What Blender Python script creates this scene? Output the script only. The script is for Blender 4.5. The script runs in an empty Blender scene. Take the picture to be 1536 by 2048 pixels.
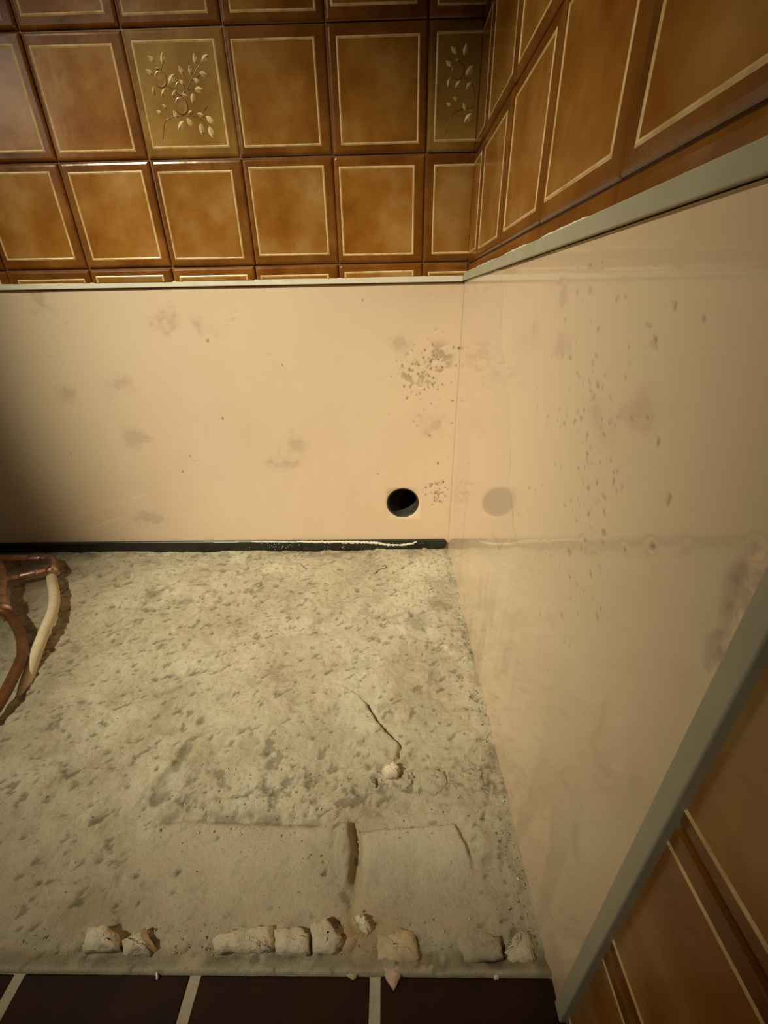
import bpy, bmesh, math, random
import numpy as np
from mathutils import Vector, Matrix

random.seed(7)
rng = np.random.default_rng(11)
SC = bpy.context.scene
COL = SC.collection

# ------------------------------------------------------------------ camera
cam_d = bpy.data.cameras.new('camera'); cam = bpy.data.objects.new('camera', cam_d); COL.objects.link(cam)
CAM_PITCH, CAM_YAW, CAM_ROLL = math.radians(26.6764), math.radians(1.0392), math.radians(-1.0507)
cam.matrix_world = (Matrix.Translation((-0.1368, -0.8398, 0.5207)) @ Matrix.Rotation(CAM_YAW, 4, 'Z')
                    @ Matrix.Rotation(math.pi / 2 - CAM_PITCH, 4, 'X') @ Matrix.Rotation(CAM_ROLL, 4, 'Z'))
cam_d.sensor_fit = 'VERTICAL'; cam_d.sensor_height = 36.0
cam_d.lens = 814.63 / 2048 * 36.0
cam_d.clip_start = 0.01
SC.camera = cam

# ------------------------------------------------------------------ light
wd = bpy.data.worlds.new('world'); SC.world = wd; wd.use_nodes = True
wd.node_tree.nodes['Background'].inputs[0].default_value = (1.0, 0.70, 0.34, 1)
wd.node_tree.nodes['Background'].inputs[1].default_value = 0.008

def lamp(name, kind, loc, target, energy, color, **kw):
    d = bpy.data.lights.new(name, kind); o = bpy.data.objects.new(name, d); COL.objects.link(o)
    o.location = loc
    o.rotation_euler = (Vector(target) - Vector(loc)).to_track_quat('-Z', 'Y').to_euler()
    d.energy = energy; d.color = color
    for k, v in kw.items(): setattr(d, k, v)
    return o
# warm ceiling spot, up on the left, turned to the corner where the bath stood, and the pale doorway of the room on the left
lamp('ceiling_spot', 'SPOT', (-1.497, -1.446, 2.122), (-0.190, -0.052, 0.080), 378, (1.0, 0.94, 0.72),
     spot_size=math.radians(32.8), spot_blend=1.0, shadow_soft_size=0.05)
lamp('doorway_light', 'AREA', (-1.95, -1.75, 1.45), (-0.6, 0, 0.75), 1.35, (1.0, 0.90, 0.78), shape='RECTANGLE', size=0.36, size_y=0.42)

vs = SC.view_settings
vs.view_transform = 'Standard'; vs.look = 'None'; vs.gamma = 1.0; vs.use_curve_mapping = False
vs.exposure = 0.0
SLAB_A = [(-0.4419, -0.6128), (-0.4135, -0.5889), (-0.3254, -0.5796), (-0.2437, -0.5835), (-0.2014, -0.603), (-0.1871, -0.6378), (-0.1893, -0.6646), (-0.2265, -0.6718), (-0.306, -0.6757), (-0.355, -0.6724), (-0.404, -0.6544)]
SLAB_B = [(-0.1733, -0.5958), (-0.1299, -0.5908), (-0.0707, -0.5872), (-0.0601, -0.6072), (-0.0555, -0.6453), (-0.0562, -0.664), (-0.1081, -0.6678), (-0.1606, -0.6626), (-0.1713, -0.6295)]
RIDGE = [(-0.1952, -0.5885), (-0.1852, -0.586), (-0.1809, -0.6121), (-0.1816, -0.6418), (-0.1875, -0.6438), (-0.1966, -0.621)]
GROOVE = [(-0.1816, -0.5884), (-0.175, -0.6121), (-0.175, -0.6496), (-0.1774, -0.6699)]
CRACK = [(-0.1736, -0.4335), (-0.1583, -0.4578), (-0.1353, -0.4819), (-0.1275, -0.4946), (-0.1324, -0.5114), (-0.1408, -0.5198)]
ARC = [(-0.3033, -0.5759), (-0.2814, -0.5706), (-0.269, -0.5558)]
ARC2 = [(-0.2963, -0.5597), (-0.2933, -0.553), (-0.2889, -0.5513)]
STREAK = [(-0.4116, -0.5012), (-0.4139, -0.5274), (-0.4238, -0.5396), (-0.4234, -0.561)]
JOINT = [(-0.4033, -0.5808), (-0.3615, -0.5765), (-0.3254, -0.5796), (-0.267, -0.5816), (-0.2207, -0.5845)]
PALE_RIDGE = [(-0.1009, -0.3057), (-0.0621, -0.3096), (-0.0348, -0.3304), (-0.0056, -0.3544)]
DARKSPOTS = [(-0.0892, -0.2592), (-0.1306, -0.2453), (-0.0431, -0.2176), (-0.1695, -0.5211), (-0.1625, -0.5395), (-0.2944, -0.5211), (-0.3043, -0.5081), (-0.5987, -0.4305), (-0.6389, -0.0387), (-0.0302, -0.5676), (-0.4112, -0.4573), (-0.0172, -0.5211)]
c1 = [(-0.4213, -0.6896), (-0.4251, -0.6769), (-0.4046, -0.6761), (-0.392, -0.6829), (-0.3881, -0.691)]
c2 = [(-0.3901, -0.6845), (-0.3727, -0.6753), (-0.3567, -0.6876), (-0.3585, -0.6931), (-0.382, -0.692)]
c3 = [(-0.3057, -0.6824), (-0.2823, -0.6756), (-0.2521, -0.6737), (-0.2469, -0.6887), (-0.2592, -0.6904), (-0.3006, -0.6896)]
c4 = [(-0.2498, -0.6754), (-0.2261, -0.6736), (-0.2167, -0.6786), (-0.2141, -0.6911), (-0.2451, -0.6903)]
c5 = [(-0.2165, -0.6718), (-0.2034, -0.6675), (-0.1827, -0.6835), (-0.1901, -0.6916), (-0.2111, -0.6901)]
c6 = [(-0.1748, -0.6663), (-0.1677, -0.6652), (-0.1577, -0.6756), (-0.1627, -0.6794), (-0.1715, -0.6723)]
c7 = [(-0.1515, -0.5305), (-0.1377, -0.5211), (-0.1283, -0.528), (-0.1316, -0.5371), (-0.1452, -0.5395)]
c8 = [(-0.1046, -0.5305), (-0.0891, -0.5249), (-0.0734, -0.5304), (-0.0702, -0.5442), (-0.0873, -0.5567), (-0.1018, -0.5511)]
c9 = [(-0.0522, -0.5304), (-0.04, -0.5249), (-0.0242, -0.5274), (-0.0289, -0.5383), (-0.0487, -0.5395)]
c10 = [(-0.1234, -0.5305), (-0.1144, -0.5255), (-0.1099, -0.5365), (-0.1153, -0.5442), (-0.1212, -0.5407)]
c11 = [(-0.0305, -0.6784), (-0.0192, -0.6709), (-0.0102, -0.675), (-0.0098, -0.6922), (-0.0324, -0.6939), (-0.0375, -0.6876)]
c12 = [(-0.1576, -0.6784), (-0.1366, -0.6714), (-0.1189, -0.6748), (-0.1154, -0.6928), (-0.1325, -0.696), (-0.1526, -0.693)]
c13 = [(-0.1688, -0.5365), (-0.1594, -0.5395), (-0.1579, -0.55), (-0.1653, -0.5454)]
c14 = [(-0.0834, -0.678), (-0.0615, -0.6718), (-0.04, -0.6795), (-0.0409, -0.6924), (-0.0747, -0.6948)]
FLAKE = [(-0.1512, -0.697), (-0.1299, -0.696), (-0.1314, -0.7036), (-0.1381, -0.7124), (-0.1449, -0.7054)]
DRIP1 = [(-0.1813, -0.6984), (-0.1671, -0.6977), (-0.1682, -0.7023), (-0.1736, -0.7059), (-0.1799, -0.7033)]
DRIP2 = [(-0.3502, -0.7012), (-0.3475, -0.7012), (-0.3461, -0.7048), (-0.3464, -0.7069), (-0.3488, -0.7048)]
DRIP3 = [(-0.0517, -0.7007), (-0.043, -0.7007), (-0.047, -0.7046), (-0.0504, -0.7046)]
HAIR = [(-0.1702, -0.1033), (-0.166, -0.0919), (-0.1561, -0.0882), (-0.1484, -0.0845), (-0.1507, -0.0746), (-0.1574, -0.0785)]
HAIR2 = [(-0.3453, -0.0618), (-0.3361, -0.074), (-0.3249, -0.0859)]
A_SMUDGE = [(-0.7959, 0.3721), (-0.3408, 0.2499), (-0.7054, 0.0906), (-0.4816, 0.5007), (-0.6824, 0.2875), (-0.6874, 0.3902), (-0.7788, 0.5431), (-0.556, 0.5062), (-0.3666, 0.2162), (-0.1156, 0.4558), (-0.053, 0.3003)]
A_PITS = [(-0.0869, 0.4554), (-0.0498, 0.481), (-0.0384, 0.4367), (-0.0477, 0.1466), (-0.0958, 0.4006), (-0.8314, 0.2474)]
C_SMUDGE = [(-0.4785, 0.5321), (-0.4285, 0.4997), (-0.618, 0.4664), (-0.6058, 0.4705), (-0.5772, 0.4551), (-0.4891, 0.4879)]
C_PITS = [(-0.6436, 0.5151), (-0.6555, 0.4337), (-0.6383, 0.4572), (-0.5697, 0.4327), (-0.6535, 0.4044), (-0.6198, 0.4655), (-0.5772, 0.4551), (-0.5863, 0.4138), (-0.5618, 0.4728), (-0.6174, 0.5173), (-0.6056, 0.4028), (-0.6356, 0.3916), (-0.5719, 0.3495), (-0.6074, 0.3537), (-0.5657, 0.4278), (-0.6055, 0.4234), (-0.5942, 0.4891), (-0.6127, 0.5011), (-0.5671, 0.5223)]
C_DAMAGE = [(-0.7076, 0.4228), (-0.7109, 0.4081), (-0.7121, 0.3945), (-0.7129, 0.4172)]
C_SKIM = [(0.017, 0.5469), (-0.2678, 0.5428), (-0.3479, 0.4203), (-0.3862, 0.3712), (-0.4191, 0.3229), (-0.47, 0.2973), (-0.0603, 0.0514)]
SMEAR = [(-0.5447, 0.0287), (-0.508, 0.0325), (-0.4485, 0.0304), (-0.377, 0.0283), (-0.3053, 0.0289), (-0.2338, 0.0296), (-0.1627, 0.0261), (-0.1271, 0.016), (-0.0973, 0.0171), (-0.0796, 0.0266), (-0.0619, 0.0291), (-0.5511, -0.0036), (-0.308, -0.0018), (-0.1392, 0.0021), (-0.0016, 0.0049)]
LEAVES = [(0.231, 0.82, 0.163, 0.876), (0.327, 0.802, 0.352, 0.901), (0.178, 0.706, 0.11, 0.752), (0.267, 0.76, 0.223, 0.758), (0.367, 0.629, 0.45, 0.704), (0.561, 0.699, 0.523, 0.776), (0.659, 0.697, 0.655, 0.779), (0.742, 0.792, 0.738, 0.886), (0.821, 0.815, 0.91, 0.871), (0.772, 0.712, 0.856, 0.688), (0.744, 0.623, 0.681, 0.658), (0.548, 0.609, 0.495, 0.651), (0.438, 0.555, 0.376, 0.496), (0.504, 0.515, 0.569, 0.496), (0.677, 0.559, 0.777, 0.556), (0.642, 0.523, 0.621, 0.432), (0.163, 0.595, 0.143, 0.521), (0.3, 0.571, 0.241, 0.505), (0.274, 0.39, 0.22, 0.421), (0.192, 0.339, 0.138, 0.369), (0.385, 0.292, 0.351, 0.362), (0.461, 0.256, 0.378, 0.18), (0.512, 0.281, 0.569, 0.206), (0.542, 0.326, 0.598, 0.359), (0.733, 0.306, 0.658, 0.33), (0.77, 0.3, 0.848, 0.231), (0.677, 0.227, 0.681, 0.121), (0.783, 0.196, 0.814, 0.087)]
BLOSSOMS = [(0.264, 0.663, 0.075), (0.467, 0.408, 0.08), (0.491, 0.573, 0.06)]
STEMS = [[(0.321, 0.603), (0.401, 0.567), (0.486, 0.482), (0.473, 0.316)], [(0.855, 0.819), (0.769, 0.772), (0.656, 0.659), (0.58, 0.57), (0.493, 0.465)], [(0.327, 0.802), (0.289, 0.737)], [(0.496, 0.315), (0.629, 0.304), (0.661, 0.294), (0.739, 0.234), (0.802, 0.158)], [(0.473, 0.316), (0.333, 0.303), (0.234, 0.273), (0.197, 0.224), (0.141, 0.084)], [(0.797, 0.39), (0.663, 0.303)], [(0.652, 0.643), (0.785, 0.697)], [(0.578, 0.562), (0.722, 0.558)]]

# ------------------------------------------------------------------ helpers
def put(name, verts, faces, mats, parent=None, smooth=False, midx=None):
    me = bpy.data.meshes.new(name); me.from_pydata([tuple(v) for v in verts], [], faces)
    for m in (mats if isinstance(mats, (list, tuple)) else [mats]): me.materials.append(m)
    if midx is not None: me.polygons.foreach_set('material_index', midx)
    if smooth: me.polygons.foreach_set('use_smooth', [True] * len(me.polygons))
    me.update()
    o = bpy.data.objects.new(name, me); COL.objects.link(o)
    if parent: o.parent = parent
    return o
def from_bm(name, bm, mats, parent=None, smooth=False):
    bmesh.ops.recalc_face_normals(bm, faces=bm.faces)
    me = bpy.data.meshes.new(name); bm.to_mesh(me); bm.free()
    for m in (mats if isinstance(mats, (list, tuple)) else [mats]): me.materials.append(m)
    if smooth: me.polygons.foreach_set('use_smooth', [True] * len(me.polygons))
    o = bpy.data.objects.new(name, me); COL.objects.link(o)
    if parent: o.parent = parent
    return o
def empty(name, loc=(0, 0, 0)):
    o = bpy.data.objects.new(name, None); COL.objects.link(o); o.location = loc; o.empty_display_size = .05
    return o
def structure(o, label=None):
    o['kind'] = 'structure'
    if label: o['label'] = label
    return o
def tag(o, label, cat, group=None):
    o['label'] = label; o['category'] = cat
    if group: o['group'] = group
    return o
def box_bm(lo, hi, bevel=0.0, seg=2):
    bm = bmesh.new(); bmesh.ops.create_cube(bm, size=1)
    for v in bm.verts:
        v.co = Vector([lo[i] + (v.co[i] + .5) * (hi[i] - lo[i]) for i in range(3)])
    if bevel: bmesh.ops.bevel(bm, geom=bm.edges[:], offset=bevel, segments=seg, affect='EDGES', profile=.5)
    return bm
def spline(pts, n=8):
    P = [Vector(p) for p in pts]
    if len(P) < 3: return P
    Q = [P[0] * 2 - P[1]] + P + [P[-1] * 2 - P[-2]]
    out = []
    for i in range(1, len(Q) - 2):
        a, b, c, d = Q[i - 1:i + 3]
        for k in range(n):
            t = k / n
            out.append(.5 * ((2 * b) + (c - a) * t + (2 * a - 5 * b + 4 * c - d) * t * t + (3 * b - a - 3 * c + d) * t ** 3))
    out.append(P[-1])
    return out
def tube_bm(pts, r, seg=14, bm=None, caps=True):
    bm = bm or bmesh.new(); rings = []
    n = len(pts); rs = r if isinstance(r, (list, tuple)) else [r] * n
    up = None
    for i, p in enumerate(pts):
        t = (pts[min(i + 1, n - 1)] - pts[max(i - 1, 0)]).normalized()
        if up is None: up = t.orthogonal().normalized()
        up = (up - t * up.dot(t)).normalized(); w = t.cross(up)
        rings.append([bm.verts.new(p + (up * math.cos(a) + w * math.sin(a)) * rs[i]) for a in (2 * math.pi * k / seg for k in range(seg))])
    for a, b in zip(rings, rings[1:]):
        for k in range(seg): bm.faces.new((a[k], a[(k + 1) % seg], b[(k + 1) % seg], b[k]))
    if caps: bm.faces.new(rings[0]); bm.faces.new(rings[-1])
    return bm
def pipe(name, pts, r, m, parent, seg=14, smooth_path=True):
    pts = spline(pts) if smooth_path else [Vector(p) for p in pts]
    return from_bm(name, tube_bm(pts, r, seg), m, parent, True)
def collar(name, a, b, r, m, parent):
    a, b = Vector(a), Vector(b); d = (b - a)
    pts = [a, a + d * .12, a + d * .3, a + d * .7, a + d * .88, b]
    return from_bm(name, tube_bm(pts, [r * .86, r * .98, r, r, r * .98, r * .86], 16), m, parent, True)

# numpy noise on world coordinates
def vnoise(x, y, seed=0):
    g = np.random.default_rng(seed).random((256, 256))
    xi = np.floor(x).astype(int); yi = np.floor(y).astype(int); fx = x - xi; fy = y - yi
    fx = fx * fx * (3 - 2 * fx); fy = fy * fy * (3 - 2 * fy)
    a = g[xi % 256, yi % 256]; b = g[(xi + 1) % 256, yi % 256]; c = g[xi % 256, (yi + 1) % 256]; d = g[(xi + 1) % 256, (yi + 1) % 256]
    return (a * (1 - fx) + b * fx) * (1 - fy) + (c * (1 - fx) + d * fx) * fy - .5
def fbm(x, y, scale, octv=4, seed=0, gain=.5):
    s = 0; amp = 1.0
    for i in range(octv):
        s = s + amp * vnoise(x / scale + 17.3 * i, y / scale + 5.1 * i, seed + i); scale /= 2.03; amp *= gain
    return s
def sst(a, b, x):
    t = np.clip((x - a) / (b - a), 0, 1); return t * t * (3 - 2 * t)
def seg_dist(X, Y, pts):
    d = np.full(X.shape, 9.0)
    for (ax, ay), (bx, by) in zip(pts, pts[1:]):
        vx, vy = bx - ax, by - ay
        t = np.clip(((X - ax) * vx + (Y - ay) * vy) / (vx * vx + vy * vy + 1e-12), 0, 1)
        d = np.minimum(d, np.hypot(X - ax - t * vx, Y - ay - t * vy))
    return d
def poly_sd(X, Y, pts):                     # signed distance, positive inside
    d = seg_dist(X, Y, list(pts) + [pts[0]])
    ins = np.zeros(X.shape, bool); n = len(pts)
    for i in range(n):
        (x1, y1), (x2, y2) = pts[i], pts[(i + 1) % n]
        if y1 == y2: continue
        c = ((y1 > Y) != (y2 > Y)) & (X < (x2 - x1) * (Y - y1) / (y2 - y1) + x1)
        ins ^= c
    return np.where(ins, d, -d)
def blob(X, Y, c, rx, ry=None):
    ry = ry or rx
    return np.exp(-(((X - c[0]) / rx) ** 2 + ((Y - c[1]) / ry) ** 2))
def set_attr(me, name, arr):
    a = me.attributes.new(name, 'FLOAT', 'POINT'); a.data.foreach_set('value', np.ascontiguousarray(arr, dtype=np.float32).ravel())

# ------------------------------------------------------------------ materials
def new_mat(name):
    m = bpy.data.materials.new(name); m.use_nodes = True
    return m, m.node_tree.nodes, m.node_tree.links, m.node_tree.nodes['Principled BSDF']
def noise_node(N, Lk, scale, detail=4, rough=.55, src='Object', off=None):
    tc = N.new('ShaderNodeTexCoord'); n = N.new('ShaderNodeTexNoise')
    n.inputs['Scale'].default_value = scale; n.inputs['Detail'].default_value = detail; n.inputs['Roughness'].default_value = rough
    if off is None: Lk.new(tc.outputs[src], n.inputs['Vector'])
    else:
        va = N.new('ShaderNodeVectorMath'); va.operation = 'ADD'
        Lk.new(tc.outputs[src], va.inputs[0]); Lk.new(off, va.inputs[1]); Lk.new(va.outputs[0], n.inputs['Vector'])
    return n
def ramp(N, Lk, fac, stops):
    r = N.new('ShaderNodeValToRGB'); e = r.color_ramp.elements
    while len(e) < len(stops): e.new(.5)
    for i, (p, c) in enumerate(stops): e[i].position = p; e[i].color = (*c, 1)
    Lk.new(fac, r.inputs[0]); return r
def mixc(N, Lk, fac, a, b):
    m = N.new('ShaderNodeMix'); m.data_type = 'RGBA'
    for sock, v in ((m.inputs[0], fac), (m.inputs[6], a), (m.inputs[7], b)):
        if hasattr(v, 'links'): Lk.new(v, sock)
        else: sock.default_value = v if not isinstance(v, tuple) else (*v, 1)
    return m.outputs[2]
def bump(N, Lk, b, h, strength, dist):
    bn = N.new('ShaderNodeBump'); bn.inputs['Strength'].default_value = strength; bn.inputs['Distance'].default_value = dist
    Lk.new(h, bn.inputs['Height']); Lk.new(bn.outputs[0], b.inputs['Normal'])
def attr(N, name):
    a = N.new('ShaderNodeAttribute'); a.attribute_name = name; return a.outputs['Fac']

def glaze(name, lo, mid, hi, scale=10, rough=.2):
    m, N, Lk, b = new_mat(name)
    oi = N.new('ShaderNodeObjectInfo'); sc = N.new('ShaderNodeVectorMath'); sc.operation = 'SCALE'; sc.inputs['Scale'].default_value = 40
    cx = N.new('ShaderNodeCombineXYZ'); Lk.new(oi.outputs['Random'], cx.inputs[0]); Lk.new(oi.outputs['Random'], cx.inputs[2]); Lk.new(cx.outputs[0], sc.inputs[0])
    n = noise_node(N, Lk, scale, 4, .6, off=sc.outputs[0])
    r = ramp(N, Lk, n.outputs['Fac'], [(.3, lo), (.5, mid), (.72, hi)])
    hv = N.new('ShaderNodeHueSaturation'); Lk.new(r.outputs[0], hv.inputs['Color'])
    mr = N.new('ShaderNodeMapRange'); mr.inputs[3].default_value = .86; mr.inputs[4].default_value = 1.12
    Lk.new(oi.outputs['Random'], mr.inputs[0]); Lk.new(mr.outputs[0], hv.inputs['Value'])
    Lk.new(hv.outputs[0], b.inputs['Base Color']); b.inputs['Roughness'].default_value = rough
    n2 = noise_node(N, Lk, 38, 2, .5, off=sc.outputs[0]); bump(N, Lk, b, n2.outputs['Fac'], .13, .004)
    return m
M_center = glaze('amber_glaze', (.21, .066, .006), (.32, .132, .020), (.44, .24, .075))
M_border = glaze('brown_border_glaze', (.13, .040, .005), (.19, .066, .009), (.28, .115, .022), 14)
M_line = glaze('cream_line_glaze', (.50, .32, .11), (.68, .47, .20), (.80, .60, .30), 60, .3)
M_olive = glaze('olive_glaze', (.24, .115, .017), (.34, .185, .038), (.43, .26, .07))
M_oborder = glaze('olive_border_glaze', (.17, .075, .011), (.25, .120, .022), (.36, .20, .05), 14)
M_leaf = glaze('pale_leaf_glaze', (.58, .40, .16), (.72, .54, .26), (.82, .66, .36), 60, .25)
M_stem = glaze('dark_stem_glaze', (.13, .06, .010), (.18, .085, .016), (.22, .11, .024), 60, .3)
M_blossom = glaze('blossom_glaze', (.22, .095, .017), (.30, .145, .03), (.38, .20, .05), 40, .22)

def plaster(name, a, c, streak):
    m, N, Lk, b = new_mat(name)
    n1 = noise_node(N, Lk, 5, 5, .6); n2 = noise_node(N, Lk, 2.3, 3, .5)
    base = ramp(N, Lk, n1.outputs['Fac'], [(.3, a), (.7, c)]).outputs[0]
    base = mixc(N, Lk, ramp(N, Lk, n2.outputs['Fac'], [(.42, (0, 0, 0)), (.62, (1, 1, 1))]).outputs[0], base, streak)
    base = mixc(N, Lk, attr(N, 'tint'), base, (.60, .40, .30))
    base = mixc(N, Lk, attr(N, 'dirt'), base, (.17, .115, .062))
    Lk.new(base, b.inputs['Base Color'])
    b.inputs['Roughness'].default_value = .5; b.inputs['Specular IOR Level'].default_value = .3
    b.inputs['Coat Weight'].default_value = 1.0; b.inputs['Coat Roughness'].default_value = .07; b.inputs['Coat IOR'].default_value = 1.5
    n3 = noise_node(N, Lk, 260, 3, .6); bump(N, Lk, b, n3.outputs['Fac'], .06, .001)
    bn = [x for x in N if x.type == 'BUMP'][0]
    return m
M_plaster = plaster('smooth_painted_plaster', (.70, .515, .345), (.75, .57, .395), (.715, .555, .36))

def cement():
    m, N, Lk, b = new_mat('rough_cement')
    n1 = noise_node(N, Lk, 7, 8, .68); n2 = noise_node(N, Lk, 240, 7, .75); n3 = noise_node(N, Lk, 2.2, 4, .6)
    base = ramp(N, Lk, n1.outputs['Fac'], [(.28, (.38, .315, .205)), (.5, (.525, .445, .305)), (.72, (.635, .555, .395))]).outputs[0]
    base = mixc(N, Lk, ramp(N, Lk, n3.outputs['Fac'], [(.48, (0, 0, 0)), (.66, (.5, .5, .5))]).outputs[0], base, (.53, .43, .315))
    sp = ramp(N, Lk, n2.outputs['Fac'], [(.57, (0, 0, 0)), (.70, (.62, .62, .62))]).outputs[0]
    base = mixc(N, Lk, sp, base, (.24, .195, .115))
    base = mixc(N, Lk, attr(N, 'pale'), base, (.67, .60, .44))
    base = mixc(N, Lk, attr(N, 'ochre'), base, (.50, .33, .15))
    base = mixc(N, Lk, attr(N, 'dirt'), base, (.125, .105, .06))
    Lk.new(base, b.inputs['Base Color']); b.inputs['Roughness'].default_value = .93; b.inputs['Specular IOR Level'].default_value = .2
    n4 = noise_node(N, Lk, 210, 7, .74); bump(N, Lk, b, n4.outputs['Fac'], .75, .0050)
    return m
M_cement = cement()
def simple(name, col, rough, var=.25, scale=40, metallic=0, bs=0, bd=.002, spec=.5):
    m, N, Lk, b = new_mat(name)
    n = noise_node(N, Lk, scale, 5, .6)
    lo = tuple(c * (1 - var) for c in col); hi = tuple(min(1, c * (1 + var)) for c in col)
    Lk.new(ramp(N, Lk, n.outputs['Fac'], [(.3, lo), (.7, hi)]).outputs[0], b.inputs['Base Color'])
    b.inputs['Roughness'].default_value = rough; b.inputs['Metallic'].default_value = metallic; b.inputs['Specular IOR Level'].default_value = spec
    if bs: bump(N, Lk, b, n.outputs['Fac'], bs, bd)
    return m
M_mortar = simple('lump_mortar', (.55, .468, .325), .95, .16, 70, 0, .8, .006, .2)
M_mortar_pale = simple('pale_lump_mortar', (.62, .535, .375), .95, .16, 50, 0, .6, .005, .2)
M_ochre = simple('ochre_lump_mortar', (.48, .37, .225), .95, .3, 45, 0, .7, .005, .2)
M_flake = simple('pink_plaster_flake', (.55, .37, .27), .8, .25, 90, 0, .4, .003, .3)
M_grit = simple('grey_grit', (.20, .165, .095), .95, .5, 200, 0, 0, 0, .2)
M_grout_dark = simple('brown_tile_joint', (.17, .075, .022), .4, .35, 60)
M_grout_pale = simple('pale_floor_joint', (.46, .39, .28), .9, .2, 80, 0, .4, .002, .2)
M_floor_tile = simple('dark_brown_floor_glaze', (.024, .0075, .0015), .62, .3, 14, 0, .12, .003, .2)
M_trim = simple('grey_plastic_trim', (.42, .385, .27), .5, .06, 30)
M_trim_pale = simple('cream_plastic_trim', (.74, .69, .54), .42, .06, 30)
M_strip = simple('black_sealing_strip', (.016, .015, .009), .42, .4, 60, 0, .2, .002)
M_paint = simple('white_paint_smear', (.82, .76, .62), .45, .08, 90, 0, .4, .002)
M_copper = simple('copper', (.80, .50, .35), .48, .28, 55, 1.0, .1, .001)
M_brass = simple('soldered_copper', (.85, .56, .42), .40, .2, 70, 1.0, .1, .001)
M_sleeve = simple('cream_pipe_sleeve', (.66, .55, .35), .55, .1, 60)
M_hose = simple('brown_copper_tube', (.145, .058, .016), .45, .3, 40, .2)
M_dark = simple('dark_drain_sleeve', (.035, .032, .022), .6, .4, 70)
M_void = simple('dark_void', (.008, .007, .005), .9, .3, 40)
M_wire = simple('dark_wire', (.10, .075, .035), .5, .3, 90)
M_substrate = simple('brick_substrate', (.20, .11, .06), .95, .3, 20)

# ------------------------------------------------------------------ plaster walls
STEP = .002
def plaster_fields(X, Z, smudges, pits, seed, cluster, ss=1.0, asp=.67, rs=1.0, op=1.0):
    h = fbm(X, Z, .3, 2, seed) * .0008
    dirt = np.zeros(X.shape); tint = np.zeros(X.shape)
    ragged = fbm(X, Z, .02, 4, seed + 3); fine = fbm(X, Z, .006, 3, seed + 9)
    for i, c in enumerate(smudges):
        g = blob(X, Z, c, ss * (.030 + .008 * (i % 3)), ss * (.022 + .007 * ((i + 1) % 3)))
        k = sst(.30, 1.1, g + ragged * .8)
        tint = np.maximum(tint, .40 * k); dirt = np.maximum(dirt, .13 * sst(.75, 1.15, g + ragged * 1.0))
        h = h - .0002 * k * sst(0, .3, fine)
    for i, c in enumerate(pits):
        r = (.5 + .5 * rs) * (.0014 + .0012 * ((i * 37) % 10) / 10)
        g = blob(X + ragged * .006, Z + fine * .006, c, r * asp * 1.35, r * 1.35)
        dirt = np.maximum(dirt, .65 * sst(.35, .8, g)); h = h - .0007 * g
    for (cx, cz, sx, sz, n, ang) in cluster:
        for k in range(n):
            px = cx + rng.normal() * sx; pz = cz + rng.normal() * sz; r = rs * (.0009 + .0017 * rng.random() ** 2)
            px += ang * (pz - cz)
            m = (np.abs(X - px) < .012) & (np.abs(Z - pz) < .012)
            if not m.any(): continue
            g = np.exp(-(((X[m] - px + fine[m] * .003) / (r * asp * 1.5)) ** 2 + ((Z[m] - pz) / (r * 1.5)) ** 2))
            dirt[m] = np.maximum(dirt[m], op * (.45 + .5 * rng.random()) * sst(.25, .7, g)); h[m] = h[m] - .00035 * g
    return h, dirt, tint

def grid_mesh(X, Y, Zc, mask=None):
    n, m = X.shape
    idx = np.arange(n * m).reshape(n, m)
    q = np.stack([idx[:-1, :-1], idx[1:, :-1], idx[1:, 1:], idx[:-1, 1:]], -1)
    if mask is not None: q = q[mask]
    return np.stack([X, Y, Zc], -1).reshape(-1, 3), q.reshape(-1, 4)

# back wall: plaster grid with a real round hole, brown backing behind the tiles above
AX0, AZ1 = -1.40, .562
xs = np.arange(AX0, 1e-6, STEP); zs = np.arange(-.012, AZ1 + 1e-6, STEP)
X, Z = np.meshgrid(xs, zs, indexing='ij')
ha, da, ta = plaster_fields(X, Z, A_SMUDGE, A_PITS, 21,
    [(-.075, .40, .030, .030, 70, 0), (-.045, .42, .022, .03, 35, 0), (-.035, .15, .016, .016, 45, 0), (-.06, .30, .03, .06, 14, 0), (-.6, .3, .3, .14, 14, 0)])
pit_zone = np.clip(blob(X, Z, (-.085, .40), .035, .032) + blob(X, Z, (-.04, .43), .03, .03) + .9 * blob(X, Z, (-.035, .155), .022, .018), 0, 1)
ha -= .0011 * sst(.02, .25, fbm(X, Z, .012, 3, 77)) * sst(.15, .6, pit_zone)
da = np.maximum(da, .42 * sst(.02, .28, fbm(X, Z, .012, 3, 77)) * sst(.2, .7, pit_zone))
ha *= sst(0, .02, -X)                      # keep the corner tight
HC, HR = (-.1088, .1205), .0368
ci = int(round((HC[0] - AX0) / STEP)); cj = int(round((HC[1] + .012) / STEP)); K = 21
fm = np.ones((len(xs) - 1, len(zs) - 1), bool); fm[ci - K:ci + K, cj - K:cj + K] = False
V, Q = grid_mesh(X, -ha, Z, fm)
V = V.tolist(); faces = [tuple(int(i) for i in f[::-1]) for f in Q]
nz = len(zs); ring = ([(ci - K + k, cj - K) for k in range(2 * K)] + [(ci + K, cj - K + k) for k in range(2 * K)]
        + [(ci + K - k, cj + K) for k in range(2 * K)] + [(ci - K, cj + K - k) for k in range(2 * K)])
prev = [a * nz + b for a, b in ring]; R = len(ring)
dirt_l = da.ravel().tolist(); tint_l = ta.ravel().tolist()
angs = [math.atan2(zs[b] - HC[1], xs[a] - HC[0]) for a, b in ring]
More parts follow.
